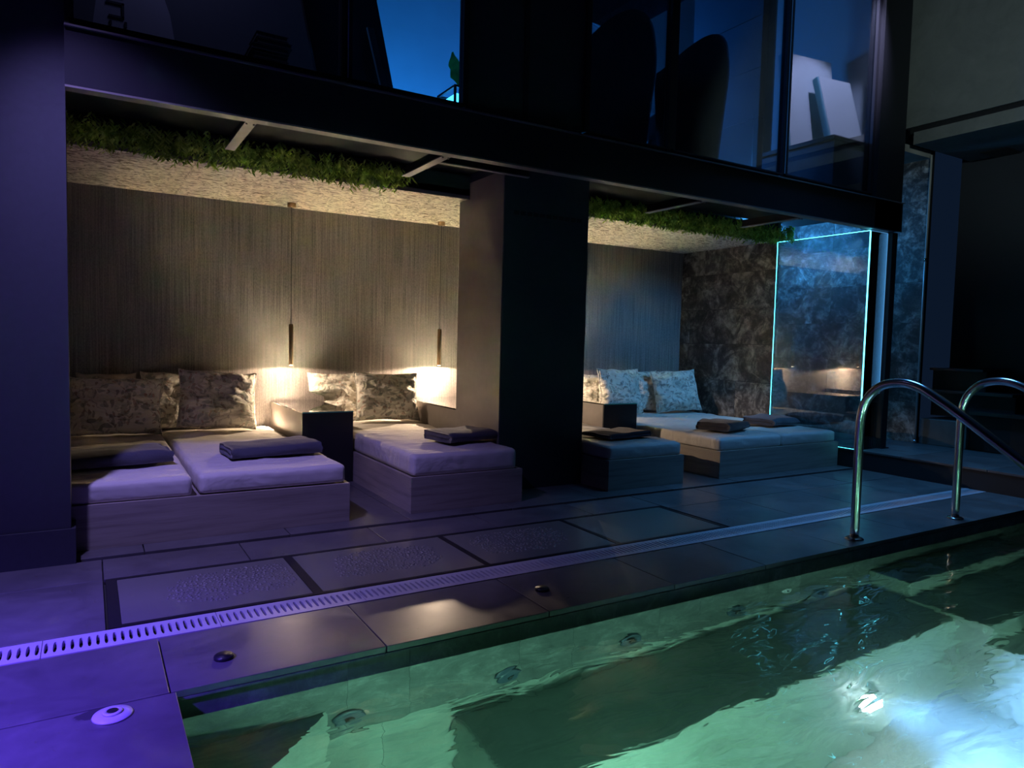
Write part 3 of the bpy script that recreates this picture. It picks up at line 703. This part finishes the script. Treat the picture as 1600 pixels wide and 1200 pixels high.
# ------------------------------------------------------------------ folded towels
def towel(c, ln, wd, th, label, rz, mat='towel_grey', layers=3, seed=0):
    r = th/2; n = 8; path = []
    lh = th*1.02
    for k in range(layers):
        z = k*lh+r; a, b = (0, wd) if k % 2 == 0 else (wd, 0)
        for q in range(n+1): path.append((a+(b-a)*q/n*(.98 if k else 1), z))
        if k < layers-1:
            s = 1 if k % 2 == 0 else -1
            for q in range(1, 6):
                an = -math.pi/2+math.pi*q/6; path.append((b*(.98 if k else 1)+s*math.cos(an)*lh*.62, z+lh/2+math.sin(an)*lh/2))
    prof_o, prof_i = [], []
    for i, (y, z) in enumerate(path):
        y0, z0 = path[max(0, i-1)]; y1, z1 = path[min(len(path)-1, i+1)]
        ty, tz = y1-y0, z1-z0; l = math.hypot(ty, tz) or 1; ny_, nz_ = -tz/l, ty/l
        prof_o.append((y+ny_*r*.96, z+nz_*r*.96)); prof_i.append((y-ny_*r*.96, z-nz_*r*.96))
    prof = prof_o+prof_i[::-1]; m_ = len(prof); NX = 26; V, F = [], []
    for i in range(NX+1):
        u = i/NX; x = (u-.5)*ln; es = min(1, min(u, 1-u)*9+.35)
        for (y, z) in prof:
            lay = z/(layers*lh)
            dy = noise.noise(Vector((x*7, lay*2+seed, seed)))*.016; dz = noise.noise(Vector((x*6+seed, y*9, 1)))*.012*(lay**.8)+math.sin(u*3.1+seed)*.006*lay
            xx = x+noise.noise(Vector((y*10, lay*3, seed+u)))*.014*(1 if abs(u-.5) > .4 else .3)
            zc = layers*lh*.5
            V.append((xx, -wd/2+y+dy, max(.0005, (z-zc)*(.82+.18*es)+zc+dz*1.0-(1-es)*.004)))
    for i in range(NX):
        for k in range(m_):
            k2 = (k+1) % m_; F.append((i*m_+k, i*m_+k2, (i+1)*m_+k2, (i+1)*m_+k))
    half = len(path)
    for base, flip in ((0, True), (NX*m_, False)):
        for k in range(half-1):
            q = (base+k, base+k+1, base+m_-2-k, base+m_-1-k); F.append(q if flip else q[::-1])
    o = bpy.data.objects.new('folded_towel', mesh('folded_towel', V, F, mat, True)); COL.objects.link(o)
    o.location = c; o.rotation_euler = (0, 0, R(rz)); tag(o, label, 'towel', 'folded grey towels'); return o
ZT = ZM+.006
towel((.08, 3.98, ZT), .52, .26, .030, 'folded slate blue towel in shadow on the leftmost mattress', 188, layers=2, seed=1)
towel((.86, 4.0, ZT), .48, .25, .031, 'folded slate blue towel on the mattress beside the left cabinet', 184, layers=2, seed=2)
towel((1.99, 3.92, ZT+.030), .37, .25, .031, 'folded slate blue towel on the bed left of the pillar', 192, layers=2, seed=3)
towel((3.20, 3.85, ZT), .40, .28, .018, 'flat folded dark towel on the bed right of the pillar', 6, layers=2, seed=4)
towel((4.28, 3.87, ZT), .40, .24, .032, 'rolled over dark brown towel on the right double bed', 200, 'towel_dark', layers=2, seed=5)
towel((4.98, 3.98, ZT), .40, .27, .030, 'folded blue lit towel beside the glass screen', 188, layers=2, seed=6)

# ------------------------------------------------------------------ glass screen and passage on the right
pf = struct(box('floor_passage', XS, XR+.6, -2.6, YW, 0, .135, 'grout'), 'raised dark slate platform on the right')
for a, b in zip([-.6, .0, .6, 1.2, 1.8, 2.4, 3.0, 3.6, 4.2, 4.8], [.0, .6, 1.2, 1.8, 2.4, 3.0, 3.6, 4.2, 4.8, YW]):
    tile(pf, XS-.006, XS+.6, a, b, .15, th=.0145); tile(pf, XS+.6, XR, a, b, .15, th=.0145)
gs_ = empty('glass_screen', (XS, 3.78, .151)); tag(gs_, 'tall glass screen with glowing cyan edges at the end of the bed', 'glass screen')
gp = box('pane', XS-.004, XS+.006, 3.345, 4.205, .152, 1.885, 'clear_glass', gs_)
box('led_edge', XS-.005, XS+.007, 3.340, 3.3445, .152, 1.885, 'led_cyan', gs_); box('led_edge', XS-.005, XS+.007, 4.2055, 4.209, .152, 1.885, 'led_cyan', gs_)
box('led_edge', XS-.005, XS+.007, 3.345, 4.205, 1.8855, 1.8895, 'led_cyan', gs_); box('led_edge', XS-.005, XS+.007, 3.345, 4.205, .1505, .1518, 'led_cyan', gs_)
g2 = empty('return_pane', (5.39, 3.345, .151)); tag(g2, 'narrow glass return pane between the lit screen and black post', 'glass pane')
box('pane', XS+.012, 5.50, 3.341, 3.351, .152, 1.885, 'return_glass', g2); box('lit_edge', 5.503, 5.507, 3.341, 3.351, .6, 1.885, 'led_soft', g2); box('lit_edge', XS+.012, 5.50, 3.341, 3.351, 1.886, 1.889, 'led_soft', g2)
pst = empty('steel_post', (5.57, 3.35, .15)); tag(pst, 'black steel post at the end of the beam', 'post')
box('shaft', 5.535, 5.605, 3.32, 3.39, .154, 1.897, 'black_steel', pst, bev=.002); box('base_plate', 5.52, 5.62, 3.305, 3.405, .151, .158, 'black_steel', pst)
wr = struct(box('wall_right', XR, XR+.06, 3.42, YW, .15, 5, 'soffit_dark'), 'blue lit slate wall beyond the glass screen')
zr = [.15+.35*i for i in range(9)]
for i, (a, b) in enumerate(zip(zr, zr[1:])):
    cuts = [3.42, 4.3, YW] if i % 2 else [3.42, 3.8, 4.9, YW]
    for c, d in zip(cuts, cuts[1:]): e = random.uniform(.006, .010); box('tile', XR-e, XR, c+.001, d-.001, a+.001, b-.001, 'slate', wr)
struct(box('wall_passage_end', XS+.03, XR, YW-.05, YW, .15, 5, 'slate'))
struct(box('ceiling_passage', XS+.03, XR, 3.42, YW-.05, 2.6, 2.66, 'soffit_board'))
rod = empty('chrome_rod', (6.185, 3.40, .15)); tag(rod, 'thin chrome rod standing at the end of the slate wall', 'rod')
V, F = tubeg([(6.17, 3.40, .16), (6.17, 3.40, 2.62)], .009, 12); add('rod', V, F, 'satin_rod', rod, True)
V, F = latheg((6.17, 3.40, .151), [(.018, 0), (.016, .008), (.011, .03)], 16); add('foot', V, F, 'chrome', rod, True)
V, F = latheg((6.17, 3.40, 1.72), [(.011, 0), (.011, .03)], 12); add('clip', V, F, 'chrome', rod, True)
# dark alcove with steps right of the rod
struct(box('wall_alcove', XR+.5, XR+.56, -2.6, 3.42, .135, 5, 'hall_paint'))
struct(box('wall_alcove_low', XR, XR+.5, 3.0, 3.38, .1505, .37, 'concrete', bev=.002))
ast = empty('alcove_steps', (6.4, 2.9, .15)); tag(ast, 'dark steps barely visible in the alcove behind the handrails', 'steps')
box('tread', 6.2, 6.69, 2.0, 2.99, .44, .47, 'panel_metal', ast, bev=.002); box('tread', 6.25, 6.69, 2.7, 3.35, .60, .625, 'panel_metal', ast, bev=.002); box('tread', 6.3, 6.69, 2.95, 3.38, .79, .81, 'panel_metal', ast, bev=.002)
box('riser', 6.24, 6.26, 2.0, 2.99, .151, .44, 'soffit_dark', ast); box('riser', 6.30, 6.32, 2.7, 3.35, .40, .60, 'soffit_dark', ast); box('riser', 6.36, 6.38, 2.95, 3.38, .62, .79, 'soffit_dark', ast)
# handrails
def handrail(x, label):
    t = empty('handrail', (x, 2.085, 0)); tag(t, label, 'handrail', 'chrome pool handrails')
    pts = [(x, 2.085, .001), (x, 2.086, .3), (x, 2.087, .52), (x, 2.083, .62), (x, 2.066, .69), (x, 2.034, .74), (x, 1.985, .779), (x, 1.92, .797), (x, 1.86, .797), (x, 1.80, .780), (x, 1.74, .748), (x, 1.60, .66), (x, 1.30, .455), (x, 1.05, .285), (x, .95, .21), (x, .91, .13), (x, .90, 0), (x, .90, -.66)]
    P = [Vector(p) for p in pts]; S = []
    for i in range(len(P)-1):
        p0, p1, p2, p3 = P[max(0, i-1)], P[i], P[i+1], P[min(len(P)-1, i+2)]
        for k in range(4):
            q = k/4; S.append(.5*((2*p1)+(p2-p0)*q+(2*p0-5*p1+4*p2-p3)*q*q+(3*p1-p0-3*p2+p3)*q**3))
    S.append(P[-1]); V, F = tubeg(S, .0215, 20); add('tube', V, F, 'chrome', t, True)
    V, F = latheg((x, 2.085, .0007), [(.045, 0), (.045, .004), (.036, .010), (.023, .012)], 32); add('flange', V, F, 'chrome', t, True)
handrail(3.29, 'chrome pool handrail standing fully in frame, nearer the camera'); handrail(4.242, 'chrome handrail further right, partly out of frame')

# ------------------------------------------------------------------ upper floor: concrete box, windows, lounge
cb = struct(empty('ceiling_concrete', (6.4, 1.5, 2.6)), 'grey concrete gallery box at the upper right')
box('side_slab', 5.8, 5.95, -2.6, 3.43, 2.78, 5.2, 'concrete', cb); box('joint', 5.83, 7.3, -2.6, 3.40, 2.735, 2.785, 'soffit_dark', cb)
box('soffit_slab', 5.80, 7.07, -2.6, 3.35, 2.635, 2.735, 'concrete', cb)
V, F = boxg(6.45, 6.85, 2.95, 3.15, 2.625, 2.64); add('vent_plate', V, F, 'panel_metal', cb)
uf = struct(box('floor_lounge', -.6, 5.79, 3.40, 6.2, 2.142, 2.165, 'lounge_floor'))
struct(box('wall_lounge_back', -.6, 8.5, 6.2, 6.26, 2.14, 5.2, 'lounge_wall')); struct(box('wall_lounge_left', -.66, -.6, 3.49, 6.2, 2.14, 5.2, 'hall_paint'))
struct(box('wall_lounge_right', 5.60, 5.66, 3.42, 4.6, 2.165, 5.2, 'lounge_wall'))
struct(box('ceiling_lounge', -.66, 8.5, 3.3, 6.26, 5.2, 5.26, 'hall_paint'))
struct(box('wall_column_upper', 5.25, 5.60, 3.30, 3.42, 1.906, 5.2, 'black_steel'), 'black column at the right end of the windows')
pu = struct(box('wall_pillar_upper', 1.705, 2.46, 3.36, 3.41, 2.166, 5.2, 'pillar_paint'), 'dark upper pillar between the windows')
box('joint_strip', 2.055, 2.085, 3.352, 3.36, 2.17, 5.2, 'black_steel', pu)
def window(i, x0, x1, label, lit=None, sill=2.175):
    t = struct(empty('window_%d' % i, ((x0+x1)/2, 3.36, 2.166)), label); z1 = 5.2
    box('sill', x0, x1, 3.335, 3.385, 2.166 if True else 0, sill+.0, 'black_steel', t); box('mullion', x0-.016, x0+.016, 3.335, 3.385, sill, z1, 'black_steel', t); box('mullion', x1-.016, x1+.016, 3.335, 3.385, sill, z1, 'black_steel', t)
    box('pane', x0+.016, x1-.016, 3.357, 3.363, sill, z1, 'window_glass', t)
    if lit: box('mullion_glint', lit, lit+.005, 3.330, 3.334, sill, z1, 'mullion_glint_paint', t)
simple('mullion_glint_paint', (.35, .55, .7), .3)  # pale blue strip colour imitates light along the mullion edge
window(1, -.052, 1.05, 'dark upper window above the left bed'); window(2, 1.07, 1.69, 'upper window showing a blue wall and plant', 1.062)
window(3, 2.475, 3.12, 'upper window with armchair silhouettes'); window(4, 3.15, 4.20, 'upper window showing blue cladding'); window(5, 4.225, 5.235, 'upper window with leaning cushions', 4.205)

struct(box('wall_dark_backing', -.6, 1.22, 4.1, 4.16, 2.166, 5.2, 'hall_paint'))  # dark partition added to keep the view through the left window dark
# rounded white board with lettering
t = empty('lettered_board', (.18, 3.80, 2.166)); tag(t, 'rounded white board with dark block lettering behind the upper window', 'board')
prof = [(.0, .0), (.19, .0), (.197, .06), (.192, .16), (.172, .28), (.13, .40), (.06, .50), (0, .54)]
pl = [(.175+a*1.0, b) for a, b in prof[1:]]+[(.175-a*.75, b) for a, b in prof[::-1][:-1]]
n = len(pl); V = [(x, 3.78, 2.167+z) for x, z in pl]+[(x, 3.86, 2.167+z) for x, z in pl]
F = [tuple(range(n)), tuple(range(2*n-1, n-1, -1))]+[(i, n+i, n+(i+1) % n, (i+1) % n) for i in range(n)]
add('panel', V, F, 'board_white', t)
def strokes(name, rects):
    add(name, *join(*[boxg(a, b, 3.776, 3.7795, c, d) for a, b, c, d in rects]), 'ink', t)
strokes('letter', [(.085, .155, 2.440, 2.450), (.147, .157, 2.382, 2.45), (.095, .157, 2.380, 2.390)])
strokes('letter', [(.085, .155, 2.475, 2.487), (.145, .157, 2.475, 2.55)])
strokes('letter', [(.098, .107, 2.345, 2.365)]); strokes('letter', [(.158, .168, 2.345, 2.370)])
# stack of books
for i in range(9):
    z0 = 2.166+i*.030+(.01 if i > 5 else 0); dx = random.uniform(-.012, .012)
    b = empty('book', (.80+dx, 3.78, z0)); tag(b, ['bottom', 'second', 'third', 'fourth', 'fifth', 'sixth', 'seventh', 'eighth', 'topmost'][i]+' book of the dark stack behind the upper window'+('' if i in (0, 8) else ', counted from below'), 'book', 'books stacked upstairs')
    w2 = .085+random.uniform(-.01, .008); h = .027
    box('cover', .80+dx-w2, .80+dx+w2, 3.70, 3.90, z0, z0+.003, 'book_cover', b); box('pages', .80+dx-w2+.004, .80+dx+w2-.006, 3.704, 3.895, z0+.003, z0+h-.003, 'book_paper', b); box('cover', .80+dx-w2, .80+dx+w2, 3.70, 3.90, z0+h-.003, z0+h, 'book_cover', b)
# dark leaning panel and slat in window 2
def leaning(name, x0, x1, y, z0, z1, dx, th, mat, label, cat):
    V = []
    for yy in (y, y+th): V += [(x0, yy, z0), (x1, yy, z0), (x1+dx, yy+.03, z1), (x0+dx, yy+.03, z1)]
    F = [(0, 1, 2, 3), (7, 6, 5, 4), (0, 4, 5, 1), (1, 5, 6, 2), (2, 6, 7, 3), (3, 7, 4, 0)]
    return tag(add(name, V, F, mat), label, cat)
leaning('room_divider', 1.0, 1.40, 3.56, 2.166, 2.95, -.165, .03, 'black_laminate', 'dark panel leaning sideways in front of the blue upstairs wall', 'panel')
leaning('wooden_lath', 1.30, 1.335, 3.50, 2.20, 2.52, -.075, .02, 'cushion_teal', 'thin grey slat leaning before the dark panel upstairs', 'slat')
# planter tank and plant
t = empty('glass_planter', (1.86, 3.78, 2.166)); t2 = t; tag(t, 'black framed glass planter glowing blue beside the upper pillar', 'planter')
t.location = (1.80, 3.70, 2.166)
X0, X1, Y0, Y1, Z0, Z1 = 1.758, 2.0, 3.60, 3.82, 2.168, 2.352
for a, b in ((X0, Y0), (X1, Y0), (X0, Y1), (X1, Y1)): box('post', a-.006, a+.006, b-.006, b+.006, Z0, Z1, 'black_steel', t)
for b in (Y0, Y1): box('rim', X0-.006, X1+.006, b-.006, b+.006, Z1, Z1+.012, 'black_steel', t)
for a in (X0, X1): box('rim', a-.006, a+.006, Y0+.006, Y1-.006, Z1, Z1+.012, 'black_steel', t)
box('glow_tray', X0+.01, X1-.01, Y0+.01, Y1-.01, Z0, Z0+.155, 'led_tank', t)
t = empty('potted_plant', (1.90, 3.70, 2.366)); tag(t, 'broad green leaf plant rising from the glowing planter', 'plant')
def leaf(base, d, ln, wd, side):
    base = Vector(base); d = Vector(d).normalized(); s = Vector(side).normalized(); nrm = d.cross(s); V, F = [], []
    n = 10
    for i in range(n+1):
        u = i/n; p = base+d*ln*u+nrm*.03*math.sin(u*3.1); ww = wd*math.sin(math.pi*min(1, u*.92+.06))**.7*(1+.22*math.sin(u*19))
        for q in (-1, 0, 1): V.append(p+s*ww*q-nrm*(.012 if q == 0 else 0))
    for i in range(n):
        for q in range(2): a = i*3+q; F.append((a, a+1, a+4, a+3))
    return V, F
for bs_, d, ln, wd, sd in (((1.835, 3.64, 2.366), (-.45, -.05, 1), .20, .04, (1, 0, .45)), ((1.92, 3.66, 2.366), (.1, -.1, 1), .15, .03, (1, .2, 0)), ((1.93, 3.68, 2.366), (.7, 0, .8), .16, .03, (.5, .5, -.6)), ((1.90, 3.70, 2.366), (-.1, .3, 1), .17, .03, (1, -.3, .1))):
    V, F = leaf(bs_, d, ln, wd, sd); add('leaf', V, F, 'plant_leaf', t, True)
V, F = tubeg([(1.91, 3.68, 2.3655), (1.915, 3.67, 2.40)], .006, 8); add('stem', V, F, 'plant_leaf', t)
# armchairs
def armchair(x, y, rz, label, s=1.0):
    t = empty('armchair', (x, y, 2.166)); tag(t, label, 'armchair', 'dark armchairs upstairs')
    z0 = 2.166; V, F = [], []; n, mz = 22, 9
    c, s_ = math.cos(R(rz)), math.sin(R(rz))
    def tr(px, py, pz): return Vector((x+(px*c-py*s_)*s, y+(px*s_+py*c)*s, z0+pz*s))
    # curved shell open to +y
    for side in (0, 1):
        for j in range(mz+1):
            v = j/mz
            for i in range(n+1):
                a = math.pi+math.pi*i/n; top = .62+.25*math.sin(math.pi*i/n)**1.5
                r = (.25+.07*v-(.06 if side else 0)-.03*max(0, v-.85)*6*(1 if not side else -.3)); z = .03+(top-.03)*v
                V.append(tr(r*math.cos(a)*1.02, r*math.sin(a), z))
    o = (n+1)*(mz+1)
    for side in (0, 1):
        for j in range(mz):
            for i in range(n):
                q = (side*o+j*(n+1)+i, side*o+j*(n+1)+i+1, side*o+(j+1)*(n+1)+i+1, side*o+(j+1)*(n+1)+i); F.append(q if not side else q[::-1])
    for i in range(n): F.append((mz*(n+1)+i, mz*(n+1)+i+1, o+mz*(n+1)+i+1, o+mz*(n+1)+i)); F.append((i+1, i, o+i, o+i+1))
    for j in range(mz):
        for i in (0, n): F.append((j*(n+1)+i, (j+1)*(n+1)+i, o+(j+1)*(n+1)+i, o+j*(n+1)+i))
    add('backrest', V, F, 'chair_fabric', t, True, loc=(x, y, z0+.03))
    SV, SF = latheg((0, 0, 0), [(.23, .24), (.25, .28), (.25, .36), (.22, .40)], 24); add('seat', [tr(*v) for v in SV], SF, 'chair_fabric', t, True)
    for ax, ay in ((.15, .15), (-.15, .15), (.15, -.15), (-.15, -.15)):
        LV, LF = tubeg([(ax*1.15, ay*1.15, .001), (ax, ay, .26)], [.010, .016], 8); add('leg', [tr(*v) for v in LV], LF, 'black_steel', t)
armchair(3.0, 3.82, 0, 'dark rounded armchair beside the upper pillar', 1.02); armchair(3.64, 3.78, 10, 'dark rounded armchair before the blue cladding, centre of the upper windows', 1.02)
# blue cladding partition
pt_ = struct(empty('wall_lounge_partition', (4.33, 4.0, 2.166)), 'dark blue clad partition upstairs')
for a, b in ((2.166, 2.66), (2.665, 3.03), (3.035, 3.41), (3.415, 3.80), (3.805, 4.3), (4.305, 5.2)): box('panel', 4.30, 4.36, 3.66, 4.36, a, b, 'lounge_panel', pt_)
for b in (2.66, 3.03, 3.41): box('joint_strip', 4.2985, 4.30, 3.68, 4.36, b+.0005, b+.0045, 'chrome', pt_)
box('edge_strip', 4.2985, 4.30, 3.70, 3.706, 2.17, 2.7, 'chrome', pt_)
# woven screen hung behind the chairs
t = empty('woven_screen', (3.4, 4.6, 3.4)); tag(t, 'dark teal woven screen hanging above the armchairs', 'screen')
V = []; Q = [(3.1, 3.50), (3.75, 3.46), (4.45, 3.93), (4.6, 4.5), (3.1, 4.5)]
V = [(x, 4.60, z) for x, z in Q]+[(x, 4.63, z) for x, z in Q]; n = 5
add('panel', V, [tuple(range(n)), tuple(range(2*n-1, n-1, -1))]+[(i, n+i, n+(i+1) % n, (i+1) % n) for i in range(n)], 'woven', t)
gs2 = []
for i in range(26):
    for j in range(18):
        x = 3.12+i*.052+(j % 2)*.026; z = 3.52+j*.045
        if z < 3.47+max(0, x-3.72)*.68: continue
        gs2.append(boxg(x, x+.030, 4.592, 4.5999, z, z+.026))
o = add('weave', *join(*gs2), 'woven', t); o['kind'] = 'stuff'
# ledge, leaning cushions, dark flower vase
t = empty('low_wall_bench', (5.3, 3.85, 2.166)); tag(t, 'dark built in bench under the leaning cushions', 'bench')
box('body', 4.90, 5.59, 3.44, 4.2, 2.166, 2.55, 'lounge_panel', t); box('top', 4.88, 5.595, 3.43, 4.22, 2.551, 2.585, 'black_laminate', t, bev=.003)
def slab(px, py, w_, h_, th, lean, rz, label):
    t = empty('leaning_cushion', (px, py, 2.587)); tag(t, label, 'cushion', 'cushions leaning upstairs')
    M = Matrix.Translation((px, py, 2.587)) @ Matrix.Rotation(R(rz), 4, 'Z') @ Matrix.Rotation(R(-lean), 4, 'X')
    V, F = boxg(-w_/2, w_/2, 0, th, 0.0, h_, .012); W = [M @ Vector(v) for v in V]; zm = min(v.z for v in W); W = [v+Vector((0, 0, 2.587-zm)) for v in W]; add('core', W, F, 'cushion_teal', t)
    V, F = boxg(-w_/2+.012, w_/2-.002, -.006, .004, .005, h_-.006, .003); W = [M @ Vector(v)+Vector((0, 0, 2.587-zm)) for v in V]; add('face', W, F, 'cushion_white', t)
slab(5.17, 3.82, .52, .80, .07, 8, -8, 'taller white and teal cushion leaning at the back of the bench'); slab(5.27, 3.58, .36, .60, .06, 17, -8, 'shorter white and teal cushion leaning in front on the bench')
t = empty('flower_vase', (5.57, 3.50, 2.587)); tag(t, 'small dark vase of flowers beside the leaning cushions', 'vase')
V, F = latheg((5.57, 3.50, 2.587), [(.02, 0), (.028, .05), (.014, .10), (.018, .13)], 16); add('vase', V, F, 'flower_dark', t, True)
for k in range(7):
    a = k*.9; p = Vector((5.57+.02*math.cos(a), 3.50+.03*math.sin(a), 2.87+.03*(k % 4)))
    V, F = tubeg([(5.57, 3.50, 2.71), p], .002, 5); add('stem', V, F, 'flower_dark', t)
    V, F = latheg(p-Vector((0, 0, .012)), [(.006, 0), (.02, .012), (.006, .024)], 8); add('bloom', V, F, 'cushion_white' if k == 2 else 'flower_dark', t, True)
# hall shell behind and around the camera
struct(box('wall_hall_left', -3.06, -3.0, -2.66, 3.345, -.16, 5.2, 'hall_paint')); struct(box('wall_hall_near', -3.06, 8.5, -2.72, -2.66, -1.3, 5.2, 'hall_paint'))
struct(box('ceiling_hall', -3.06, 8.5, -2.72, 3.3, 5.2, 5.26, 'hall_paint'))
